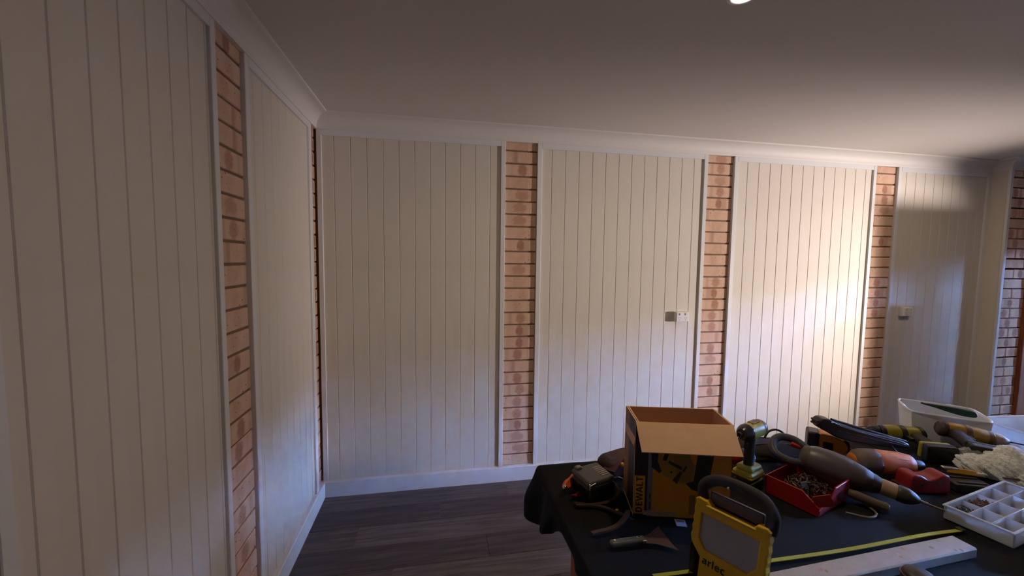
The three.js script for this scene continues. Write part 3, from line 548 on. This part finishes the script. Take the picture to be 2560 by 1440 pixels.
drill('drill', 'mustard drill with a beige chuck and long black bit, before the white tub', { body: S('#a37c22', 0.45), cap: S('#3d2e28', 0.5), dark: S('#6d5218', 0.5), chuck: beige, grip: S('#23201e', 0.7), foot: S('#26221d', 0.5) }, V(3.045, TY + 0.085, 1.435), V(3.125, TY + 0.075, 1.485), -1.42, { bit: 0.17, bitMat: blackGloss });
{ // big dark hammer drill with a loop handle
  const L = (x, wy, wz) => [x, 0.454 * wy - 0.891 * wz, 0.891 * wy + 0.454 * wz];      // across the tool: up and toward us, undoing its roll
  const t = thing('hammer_drill', 'big dusty grey hammer drill with loop handle, beige collar and long bit', 'drill'); aim(t, V(2.155, TY + 0.08, 1.55), V(2.345, TY + 0.032, 1.752), -1.1);
  mesh('motor_housing', latheX([[-0.075, 0], [-0.074, 0.026], [-0.066, 0.042], [-0.03, 0.053], [0.02, 0.056], [0.07, 0.053], [0.11, 0.044], [0.138, 0.034], [0.142, 0]], 36), dustyGrey, t);
  mesh('top_shell', latheX([[-0.05, 0.048], [-0.03, 0.055], [0.02, 0.0585], [0.06, 0.056], [0.075, 0.052]], 36), S('#575056', 0.4), t);
  for (let k = 0; k < 5; k++) mesh('vent', T(rbox(0.004, 0.006, 0.034, 0.002, 2), -0.01 + 0.012 * k, 0.058, 0), black, t);
  mesh('loop_handle', tube([[-0.05, 0.042, 0], [-0.1, 0.062, 0.004], [-0.145, 0.05, 0.006], [-0.165, 0.01, 0.006], [-0.15, -0.035, 0.004], [-0.1, -0.045, 0], [-0.055, -0.03, 0]], 0.0145, 50, 14), S('#37343a', 0.5), t);
  mesh('trigger', T(rbox(0.04, 0.016, 0.02, 0.006, 3), -0.088, 0.044, -0.004), redBright, t, 'red trigger');
  mesh('gear_neck', latheX([[0.135, 0.035], [0.145, 0.033], [0.158, 0.028], [0.162, 0.024]], 28), darkGrey, t);
  mesh('collar', latheX([[0.158, 0], [0.158, 0.025], [0.164, 0.0275], [0.2, 0.0265], [0.204, 0.024], [0.204, 0]], 28), beige, t);
  mesh('chuck', latheX([[0.202, 0.022], [0.208, 0.0275], [0.23, 0.0275], [0.248, 0.02], [0.262, 0.01], [0.264, 0]], 28), S('#3c342b', 0.45), t);
  mesh('bit', [T(new THREE.CylinderGeometry(0.0048, 0.0048, 0.02, 12), 0.272, 0, 0, 0, 0, Math.PI / 2), T(new THREE.CylinderGeometry(0.0026, 0.003, 0.075, 10), 0.315, 0, 0, 0, 0, Math.PI / 2)], steel, t);
  mesh('side_handle', T(latheX([[0, 0], [0.001, 0.013], [0.02, 0.016], [0.08, 0.014], [0.1, 0.017], [0.108, 0.012], [0.11, 0]], 22), ...L(0.075, -0.034, 0.078)), S('#5a4a3e', 0.6), t);
  const F = (x) => 0.0055 - (0.08 - 0.17 * x);                       // the cloth as seen from the tilted tool
  mesh('cord', tube([L(0.06, -0.03, 0.04), L(0.1, F(0.1) + 0.01, 0.06), L(0.135, F(0.135), 0.085), L(0.15, F(0.15), 0.12), L(0.13, F(0.13), 0.16), L(0.07, F(0.07), 0.175)], 0.0036, 50, 8), S('#6a6048', 0.6), t);
}
{ // orange tool with a grey dome
  const t = thing('heat_gun', 'orange heat gun with a dusty grey domed motor cap', 'heat gun'); aim(t, V(2.455, TY + 0.05, 1.525), V(2.655, TY + 0.044, 1.58), 0); t.scale.setScalar(0.88);
  mesh('motor_cap', latheX([[-0.13, 0], [-0.129, 0.018], [-0.122, 0.034], [-0.108, 0.046], [-0.085, 0.053], [-0.05, 0.055], [-0.03, 0.055], [-0.03, 0.05]], 36), S('#6e5f54', 0.6), t);
  mesh('end_plate', latheX([[-0.1345, 0], [-0.134, 0.02], [-0.128, 0.029], [-0.122, 0.033], [-0.12, 0.03]], 30), S('#c26d16', 0.55), t, 'orange end plate');
  mesh('barrel', latheX([[-0.034, 0.05], [-0.034, 0.0545], [0.0, 0.0535], [0.09, 0.046], [0.115, 0.042], [0.118, 0.036], [0.118, 0]], 36), S('#d2763c', 0.45), t);
  for (let k = 0; k < 4; k++) mesh('ridge', T(rbox(0.1, 0.007, 0.011, 0.003, 3), 0.035, 0.047 - 0.006 * Math.abs(k - 1.2), -0.03 + 0.02 * k, 0.35 * (k - 1.2), 0, -0.06), S('#d8935a', 0.45), t);
  mesh('nozzle', latheX([[0.112, 0], [0.112, 0.026], [0.14, 0.022], [0.165, 0.02], [0.166, 0.015], [0.13, 0.014]], 26), S('#332c28', 0.4), t);
  mesh('grip', T(ext(smoothShape([[0, 0], [0.035, -0.005], [0.06, -0.06], [0.05, -0.09], [0.015, -0.085], [-0.005, -0.04]]), 0.038, 0.006, 3), -0.01, 0.0, 0.045, 1.2), S('#b9602e', 0.5), t);
}
{ // red tool block in front of the heat gun
  const t = thing('red_battery_block', 'red plastic battery block with two dark screws, before the heat gun', 'battery', [2.495, TY, 1.635], -0.17); t.scale.set(0.72, 0.94, 0.85);
  mesh('shell', T(ext(smoothShape([[-0.1, 0.004], [-0.1, 0.05], [-0.09, 0.07], [-0.05, 0.072], [-0.015, 0.058], [0.03, 0.06], [0.065, 0.074], [0.094, 0.07], [0.1, 0.05], [0.1, 0.004], [0.05, 0.001], [-0.05, 0.001]]), 0.07, 0.006, 3), 0, 0, 0), red, t);
  mesh('screw', T(disc(0.009, 0.003, 0.001, 18), -0.045, 0.036, 0.0345, Math.PI / 2), darkGrey, t); mesh('screw', T(disc(0.009, 0.003, 0.001, 18), 0.05, 0.04, 0.0345, Math.PI / 2), darkGrey, t);
  mesh('latch', T(rbox(0.05, 0.012, 0.06, 0.004, 3), -0.1, 0.02, -0.004), S('#4f0e12', 0.5), t);
}
// ---------------------------------------------------------------- black caulking gun on an orange pack
{
  const t = thing('caulking_gun', 'long ribbed black caulking gun slanting over the orange tool', 'caulking gun'); aim(t, V(2.3, TY + 0.16, 1.375), V(2.66, TY + 0.078, 1.46), 0);
  mesh('barrel', T(ext(smoothShape([[0.0, 0.004], [0.01, 0.024], [0.04, 0.03], [0.075, 0.022], [0.2, 0.016], [0.37, 0.008], [0.375, -0.006], [0.2, -0.034], [0.09, -0.036], [0.04, -0.022], [0.012, -0.014]]), 0.05, 0.006, 3), 0, 0, 0), S('#1d1c22', 0.4), t);
  for (const [y0, y1, z] of [[0.014, 0.003, 0.026], [-0.006, -0.003, 0.0265]]) mesh('rib', tube([[0.075, y0, z], [0.2, (y0 + y1) / 2, z], [0.36, y1, z * 0.9]], 0.003, 24, 8), S('#3a3336', 0.4), t);
  mesh('rail', tube([[0.06, 0.029, 0], [0.2, 0.02, 0], [0.38, 0.012, 0]], 0.005, 24, 10), S('#3a2f30', 0.45), t);
  mesh('rivet', T(new THREE.SphereGeometry(0.005, 12, 8), 0.048, 0.02, 0.024), chrome, t);
  mesh('nose_tooth', [T(rbox(0.012, 0.008, 0.04, 0.002, 2), 0.002, -0.004, 0), T(rbox(0.012, 0.008, 0.04, 0.002, 2), 0.0, 0.01, 0)], S('#2c262a', 0.5), t);
  for (const x of [0.2, 0.3]) mesh('prong', tube([[x, -0.028 + (x - 0.2) * 0.2, 0.022], [x + 0.02, -0.03, 0.034], [x + 0.045, -0.034, 0.04]], 0.0026, 12, 8), black, t);
}
{
  const t = thing('nail_gun', 'orange and black nail gun under the black caulking gun', 'nail gun'); aim(t, V(2.36, TY + 0.052, 1.315), V(2.45, TY + 0.05, 1.39), 0);
  mesh('battery', T(rbox(0.045, 0.095, 0.075, 0.01, 3), 0.0, 0, 0), S('#241c20', 0.45), t);
  mesh('housing', T(ext(smoothShape([[0.02, 0.042], [0.055, 0.046], [0.1, 0.03], [0.118, 0.0], [0.1, -0.034], [0.06, -0.046], [0.02, -0.044]]), 0.07, 0.006, 3), 0, 0, 0), S('#cf7a18', 0.5), t);
  mesh('window', T(rbox(0.034, 0.04, 0.004, 0.004, 3), 0.05, -0.004, 0.0345), S('#1f1a18', 0.3), t);
  mesh('collar', latheX([[0.095, 0], [0.096, 0.03], [0.11, 0.032], [0.125, 0.024], [0.126, 0]], 24), S('#3a2818', 0.5), t);
  mesh('shaft', T(new THREE.CylinderGeometry(0.006, 0.007, 0.075, 12), 0.155, -0.012, 0.01, 0, 0, -Math.PI / 2 - 0.15), S('#a8773c', 0.35, { metalness: 0.5 }), t);
}
// ---------------------------------------------------------------- red parts bin with its load
{
  const w = 0.215, d = 0.165, h = 0.066, t = thing('parts_bin', 'open red plastic parts bin with a folded corner, before the hammer drill', 'bin', [2.036, TY, 1.596], 0.353);
  const wall = (pts, depth, at) => { const g = ext(shapeOf(pts), depth, 0.0008, 1); return T(g, ...at); };
  mesh('bottom', T(cbox(w - 0.012, 0.004, d - 0.012, 0.001), 0, 0.003, 0), red, t);
  mesh('front_wall', wall([[-w / 2, 0.001], [w / 2, 0.001], [w / 2 + 0.012, h], [-w / 2 + 0.11, h - 0.002], [-w / 2 + 0.09, 0.04], [-w / 2, 0.02]], 0.004, [0, 0, d / 2]), red, t);
  mesh('back_wall', wall([[-w / 2, 0.001], [w / 2, 0.001], [w / 2 + 0.01, h], [-w / 2 - 0.01, h]], 0.004, [0, 0, -d / 2]), red, t);
  mesh('end_wall', T(ext(shapeOf([[-d / 2, 0.001], [d / 2, 0.001], [d / 2, 0.03], [d / 2 - 0.05, h], [-d / 2, h]]), 0.004, 0.0008, 1).rotateY(-Math.PI / 2), -w / 2, 0, 0), redBright, t);
  mesh('end_wall', T(ext(shapeOf([[-d / 2, 0.001], [d / 2, 0.001], [d / 2, h], [-d / 2, h]]), 0.004, 0.0008, 1).rotateY(-Math.PI / 2), w / 2, 0, 0), red, t);
  mesh('bent_corner', T(ext(shapeOf([[0, 0], [0.06, 0.012], [0.04, 0.05], [-0.01, 0.036]]), 0.003, 0.0006, 1), -w / 2 + 0.002, 0.026, d / 2 - 0.012, 0, -0.7, 0), S('#a8201c', 0.45), t);
  mesh('rim', [tube([[-w / 2 + 0.11, h, d / 2], [0.05, h + 0.001, d / 2], [w / 2 + 0.012, h, d / 2]], 0.0032, 16, 8), tube([[w / 2 + 0.01, h, d / 2], [w / 2 + 0.01, h, -d / 2]], 0.003, 10, 8)], S('#b8242c', 0.3), t);
  mesh('emblem', T(disc(0.014, 0.0016, 0.0005, 22), 0.036, 0.03, d / 2 + 0.0018, Math.PI / 2), S('#4a2426', 0.5), t);
  const bits = [], cs = Math.cos(0.353), sn = Math.sin(0.353);
  for (let k = 0; k < 260; k++) { const a = rr(-0.082, 0.082), b = rr(-0.058, 0.058), y = 0.017 + 0.05 * Math.max(0, 1 - (a * a) / 0.012 - (b * b) / 0.006) * rnd(); const g = rnd() < 0.5 ? cbox(rr(0.006, 0.022), rr(0.003, 0.008), rr(0.004, 0.01), 0.0008) : new THREE.CylinderGeometry(0.0022, 0.0022, rr(0.012, 0.03), 7); bits.push(T(prep(g), 2.036 + a * cs + b * sn, TY + y, 1.596 - a * sn + b * cs, rr(0, 3), rr(0, 3), rr(0, 3))); }
  const heap = mesh('screw_heap', bits, S('#4a3a31', 0.4, { metalness: 0.4 }), scene); heap.userData = { kind: 'stuff', label: 'brown heap of loose screws and fittings in the red bin', category: 'screws' };
  const sc = thing('scraper_blade', 'grey scraper blade sticking up out of the red bin', 'scraper', [1.982, TY + 0.014, 1.64], 0.1);
  mesh('blade', T(ext(shapeOf([[0, 0], [0.026, 0], [0.03, 0.05], [0.002, 0.054]]), 0.0016, 0.0003, 1), 0, 0, 0, -0.35), S('#57544e', 0.4, { metalness: 0.4 }), sc);
  mesh('edge', T(cbox(0.027, 0.004, 0.0022, 0.0004), 0.016, 0.051, -0.0185, -0.35), S('#9a8f86', 0.3, { metalness: 0.6 }), sc);
}
// ---------------------------------------------------------------- red grinder, bag, cable at the back
{
  const t = thing('angle_grinder', 'red angle grinder half hidden behind the carton flap', 'grinder'); aim(t, V(1.84, TY + 0.049, 1.35), V(1.98, TY + 0.046, 1.41), 0);
  mesh('motor_housing', latheX([[-0.12, 0], [-0.118, 0.024], [-0.1, 0.032], [0, 0.034], [0.08, 0.03], [0.1, 0.03], [0.102, 0]], 30), redBright, t);
  mesh('gear_head', latheX([[0.1, 0], [0.1, 0.031], [0.118, 0.034], [0.15, 0.028], [0.158, 0.015], [0.16, 0]], 26), S('#26283a', 0.35), t);
  mesh('guard', T(new THREE.CylinderGeometry(0.055, 0.055, 0.016, 30, 1, false, 0, Math.PI), 0.13, -0.034, 0), black, t);
  mesh('stripe', latheX([[-0.03, 0.0342], [-0.028, 0.0352], [-0.012, 0.0352], [-0.01, 0.0342]], 30), black, t);
}
{
  const g = new THREE.SphereGeometry(1, 60, 30), p = g.attributes.position;
  for (let i = 0; i < p.count; i++) { const x = p.getX(i), y = p.getY(i), z = p.getZ(i), f = 1 + 0.3 * (fbm(x * 2.4 + 5, z * 2.4 + y * 2, 190) - 0.5); p.setXYZ(i, Math.sign(x) * Math.abs(x) ** 0.75 * 0.165 * f, Math.max(-0.2, y) * 0.05 * f + 0.016 + 0.004 * Math.sin(9 * x + 4 * z), Math.sign(z) * Math.abs(z) ** 0.8 * 0.075 * f); }
  g.computeVertexNormals();
  const t = thing('tool_bag', 'slumped black fabric tool bag along the far edge of the table', 'bag', [2.15, TY, 1.31], -0.16);
  mesh('fabric', g, S('#241f21', 0.85), t);
  mesh('piping', [tube([[-0.12, 0.05, 0.02], [-0.04, 0.062, 0.03], [0.05, 0.06, 0.03], [0.12, 0.046, 0.02]], 0.003, 30, 8), tube([[-0.1, 0.036, 0.052], [0.0, 0.042, 0.06], [0.1, 0.034, 0.055]], 0.003, 30, 8)], S('#4a4246', 0.5), t);
  mesh('handle', tube([[0.0, 0.05, -0.04], [0.02, 0.085, -0.04], [0.05, 0.095, -0.035], [0.08, 0.08, -0.03], [0.095, 0.045, -0.02]], 0.0045, 24, 8), black, t);
}
// ---------------------------------------------------------------- tubs, trays and stuffing at the right
function tray(name, label, cat, pos, turn, w, d, h, m, group) {
  const t = thing(name, label, cat, pos, turn, group), k = 0.9;
  const side = (a, b, tilt) => b;
  const q = (x0, x1, z) => ext(shapeOf([[x0 * k, 0], [x1 * k, 0], [x1, h], [x0, h]]), 0.003, 0.0006, 1);
  const lean = Math.atan(d / 2 * (1 - k) / h), lean2 = Math.atan(w / 2 * (1 - k) / h);
  mesh('wall', [T(q(-w / 2, w / 2), 0, 0, d / 2 * k, lean), T(q(-w / 2, w / 2), 0, 0, -d / 2 * k, -lean), T(q(-d / 2, d / 2), 0, 0, 0, lean2).rotateY(Math.PI / 2).translate(w / 2 * k, 0, 0), T(q(-d / 2, d / 2), 0, 0, 0, -lean2).rotateY(Math.PI / 2).translate(-w / 2 * k, 0, 0)], m, t);
  mesh('base', T(cbox(w * k, 0.003, d * k, 0.0006), 0, 0.003, 0), m, t);
  const r = 0.012, a = w / 2, b = d / 2;
  mesh('rim', tube([[-a + r, h, b], [a - r, h, b], [a, h, b - r], [a, h, -b + r], [a - r, h, -b], [-a + r, h, -b], [-a, h, -b + r], [-a, h, b - r]], 0.005, 80, 8, true), m, t);
  return t;
}
tray('plastic_tub', 'deep white plastic tub at the back right of the table', 'tub', [3.104, TY, 1.294], -0.712, 0.262, 0.2, 0.135, P('#e8ecf2', 0.8, { transmission: 0.3, thickness: 0, ior: 1.45 }));
{ const t = thing('tub_contents', 'brown crumpled paper packing inside the white plastic tub', 'packing'); const g = new THREE.IcosahedronGeometry(0.056, 5), p = g.attributes.position; for (let i = 0; i < p.count; i++) { const f = 0.8 + 0.5 * fbm(p.getX(i) * 40 + 9, p.getZ(i) * 40 + p.getY(i) * 30, 220); p.setXYZ(i, p.getX(i) * f * 1.15, p.getY(i) * f * 0.55, p.getZ(i) * f * 0.95); } g.deleteAttribute('normal'); g.computeVertexNormals(); t.position.set(3.095, TY + 0.042, 1.3); mesh('paper', g, S('#6f615c', 0.85), t); mesh('paper_fold', T(ribbon([[-0.05, 0.03, 0], [0, 0.05, 0.02], [0.06, 0.03, 0.03]], 0.05, 0.002, 14), 0, 0, 0), S('#8a7a72', 0.85), t); }
{ const t = thing('garden_trowel', 'dark green tapered plastic scoop resting across the white tub', 'scoop'); aim(t, V(3.1, TY + 0.142, 1.222), V(3.17, TY + 0.137, 1.385), 0.2); mesh('blade', T(ext(smoothShape([[0, 0.002], [0.05, 0.012], [0.13, 0.022], [0.172, 0.018], [0.175, -0.008], [0.13, -0.02], [0.05, -0.01]]), 0.006, 0.002, 2), 0, 0, 0, 0.35), S('#173d31', 0.4), t); mesh('handle_tip', T(latheX([[-0.01, 0], [-0.008, 0.004], [0.03, 0.006], [0.04, 0]], 12), 0, 0, 0), S('#15161a', 0.5), t); }
function organiser(label, pos, turn) {
  const nx = 4, nz = 3, cx = 0.1, cz = 0.05, w = nx * cx, d = nz * cz, h = 0.046, t = thing('organiser_tray', label, 'organiser', pos, turn, 'open compartment organisers at the right end of the table');
  const m = milky;
  mesh('base', T(cbox(w - 0.004, 0.003, d - 0.004, 0.0008), 0, 0.004, 0), m, t);
  mesh('outer_wall', [T(rbox(w, h, 0.004, 0.0018, 2), 0, h / 2, d / 2), T(rbox(w, h, 0.004, 0.0018, 2), 0, h / 2, -d / 2), T(rbox(0.004, h, d, 0.0018, 2), w / 2, h / 2, 0), T(rbox(0.004, h, d, 0.0018, 2), -w / 2, h / 2, 0)], m, t);
  mesh('rim', [T(rbox(w + 0.012, 0.005, 0.009, 0.002, 2), 0, h - 0.002, d / 2), T(rbox(w + 0.012, 0.005, 0.009, 0.002, 2), 0, h - 0.002, -d / 2), T(rbox(0.009, 0.005, d, 0.002, 2), w / 2, h - 0.002, 0), T(rbox(0.009, 0.005, d, 0.002, 2), -w / 2, h - 0.002, 0)], m, t);
  for (let i = 1; i < nx; i++) mesh('divider', T(rbox(0.003, h - 0.008, d - 0.004, 0.0012, 2), -w / 2 + i * cx, (h - 0.008) / 2 + 0.003, 0), m, t);
  for (let j = 1; j < nz; j++) mesh('divider', T(rbox(w - 0.004, h - 0.006, 0.003, 0.0012, 2), 0, (h - 0.006) / 2 + 0.003, -d / 2 + j * cz), m, t);
  return t;
}
const ORG = [2.583, TY, 1.816], OT = 0.19;
organiser('clear organiser tray whose first compartments hold grey screws and brown plugs', ORG, OT);
organiser('second clear organiser tray, cut off by the right edge of the photo', [2.62, TY, 1.992], 0.19);
{ // contents: two compartments
  const heap = (lx, lz, n, size, y) => { const gs = []; for (let k = 0; k < n; k++) { const a = lx + rr(-0.042, 0.042), b = lz + rr(-0.018, 0.018); gs.push(T(prep(rnd() < 0.6 ? new THREE.CylinderGeometry(size * 0.22, size * 0.1, size * rr(1.2, 2.4), 7) : cbox(size, size * 0.5, size * 0.7, 0.0006)), ORG[0] + a * Math.cos(OT) + b * Math.sin(OT), TY + 0.009 + rnd() * y, ORG[2] - a * Math.sin(OT) + b * Math.cos(OT), rr(0, 3), rr(0, 3), rr(0, 3))); } return gs; };
  const a = mesh('screws', heap(-0.15, -0.05, 130, 0.008, 0.02), S('#5d666c', 0.4, { metalness: 0.5 }), scene); a.userData = { kind: 'stuff', label: 'small grey screws in the first compartment of the organiser', category: 'screws' };
  const b = mesh('wall_plugs', heap(-0.05, -0.05, 120, 0.009, 0.026), S('#6a4a34', 0.6), scene); b.userData = { kind: 'stuff', label: 'brown wall plugs in the organiser compartment nearest the white stuffing', category: 'wall plugs' };
}
{ // fluffy white stuffing
  const gs = []; for (const [x, y, z, r] of [[0, 0.04, 0, 0.075], [0.09, 0.05, 0.03, 0.08], [-0.07, 0.03, -0.04, 0.055], [0.16, 0.045, 0.07, 0.075], [0.05, 0.085, -0.01, 0.05], [0.04, 0.03, 0.07, 0.06], [0.13, 0.085, 0.03, 0.05], [0.24, 0.05, 0.03, 0.08]]) {
    const g = new THREE.IcosahedronGeometry(r, 20), p = g.attributes.position; for (let i = 0; i < p.count; i++) { const X = p.getX(i), Y = p.getY(i), Z = p.getZ(i), f = 0.72 + 0.6 * fbm(X * 36 + Y * 21 + x * 90, Z * 36 + Y * 29, 230) + 0.12 * vnoise(X * 190 + Y * 80, Z * 190 + Y * 60, 233); p.setXYZ(i, X * f, Math.max(0.002 - y, Y * f * 0.75), Z * f); } g.deleteAttribute('normal'); g.computeVertexNormals(); gs.push(T(g, x, y, z)); }
  const t = thing('stuffing', 'fluffy white wad of polyester stuffing behind the organiser trays', 'stuffing', [2.9, TY + 0.002, 1.62], -0.2); t.scale.setScalar(0.92);
  mesh('fibre', gs, S('#e6ebf0', 0.95), t);
  const u = mesh('wrapper', ribbon([[-0.06, 0.024, 0.05], [0.02, 0.03, 0.085], [0.1, 0.028, 0.1], [0.2, 0.024, 0.1]], 0.04, 0.003, 24, V(0, 0.6, 1)), S('#7a6255', 0.8), t);
}
{ // clear bag and shallow clear tray
  const g = new THREE.IcosahedronGeometry(0.042, 12), p = g.attributes.position; for (let i = 0; i < p.count; i++) { const f = 0.85 + 0.35 * fbm(p.getX(i) * 60 + p.getY(i) * 40 + 4, p.getZ(i) * 60, 240); p.setXYZ(i, p.getX(i) * f, p.getY(i) * f * 0.95, p.getZ(i) * f); } g.deleteAttribute('normal'); g.computeVertexNormals();
  const t = thing('plastic_bag', 'small clear plastic bag below the chuck of the mustard drill', 'bag', [2.885, TY + 0.046, 1.545]); mesh('film', g, clear, t); mesh('knot', T(latheY([[0, 0.004], [0.02, 0.012], [0.026, 0]], 14), 0, 0.034, 0), clear, t);
  tray('plastic_tray', 'clear plastic tray at the right edge of the photo beside the white tub', 'tray', [3.47, TY, 1.48], -0.1, 0.42, 0.26, 0.1, milky);
}
{ const t = thing('utility_knife', 'yellow and chrome utility knife lying on a dark battery', 'knife'); aim(t, V(2.645, TY + 0.048, 1.608), V(2.74, TY + 0.046, 1.655), 0);
  mesh('handle', T(ext(smoothShape([[0, 0.006], [0.03, 0.012], [0.08, 0.01], [0.11, 0.004], [0.112, -0.006], [0.06, -0.01], [0.01, -0.008]]), 0.02, 0.004, 3), 0, 0, 0, 1.1), S('#b98f1e', 0.45), t);
  mesh('blade_holder', T(rbox(0.05, 0.01, 0.018, 0.004, 3), 0.012, 0.008, 0), chrome, t); mesh('tip', T(rbox(0.03, 0.012, 0.02, 0.004, 3), 0.1, 0.002, 0), S('#c9ccb8', 0.4), t); }
{ const t = thing('battery_pack', 'dark flat battery pack underneath the yellow utility knife', 'battery', [2.665, TY, 1.66], -0.35); mesh('shell', T(rbox(0.12, 0.03, 0.075, 0.006, 3), 0, 0.017, 0), black, t); mesh('rail', [T(rbox(0.09, 0.008, 0.01, 0.002, 2), 0, 0.033, 0.02), T(rbox(0.09, 0.008, 0.01, 0.002, 2), 0, 0.033, -0.02)], darkGrey, t); }
renderer.render(scene, camera);
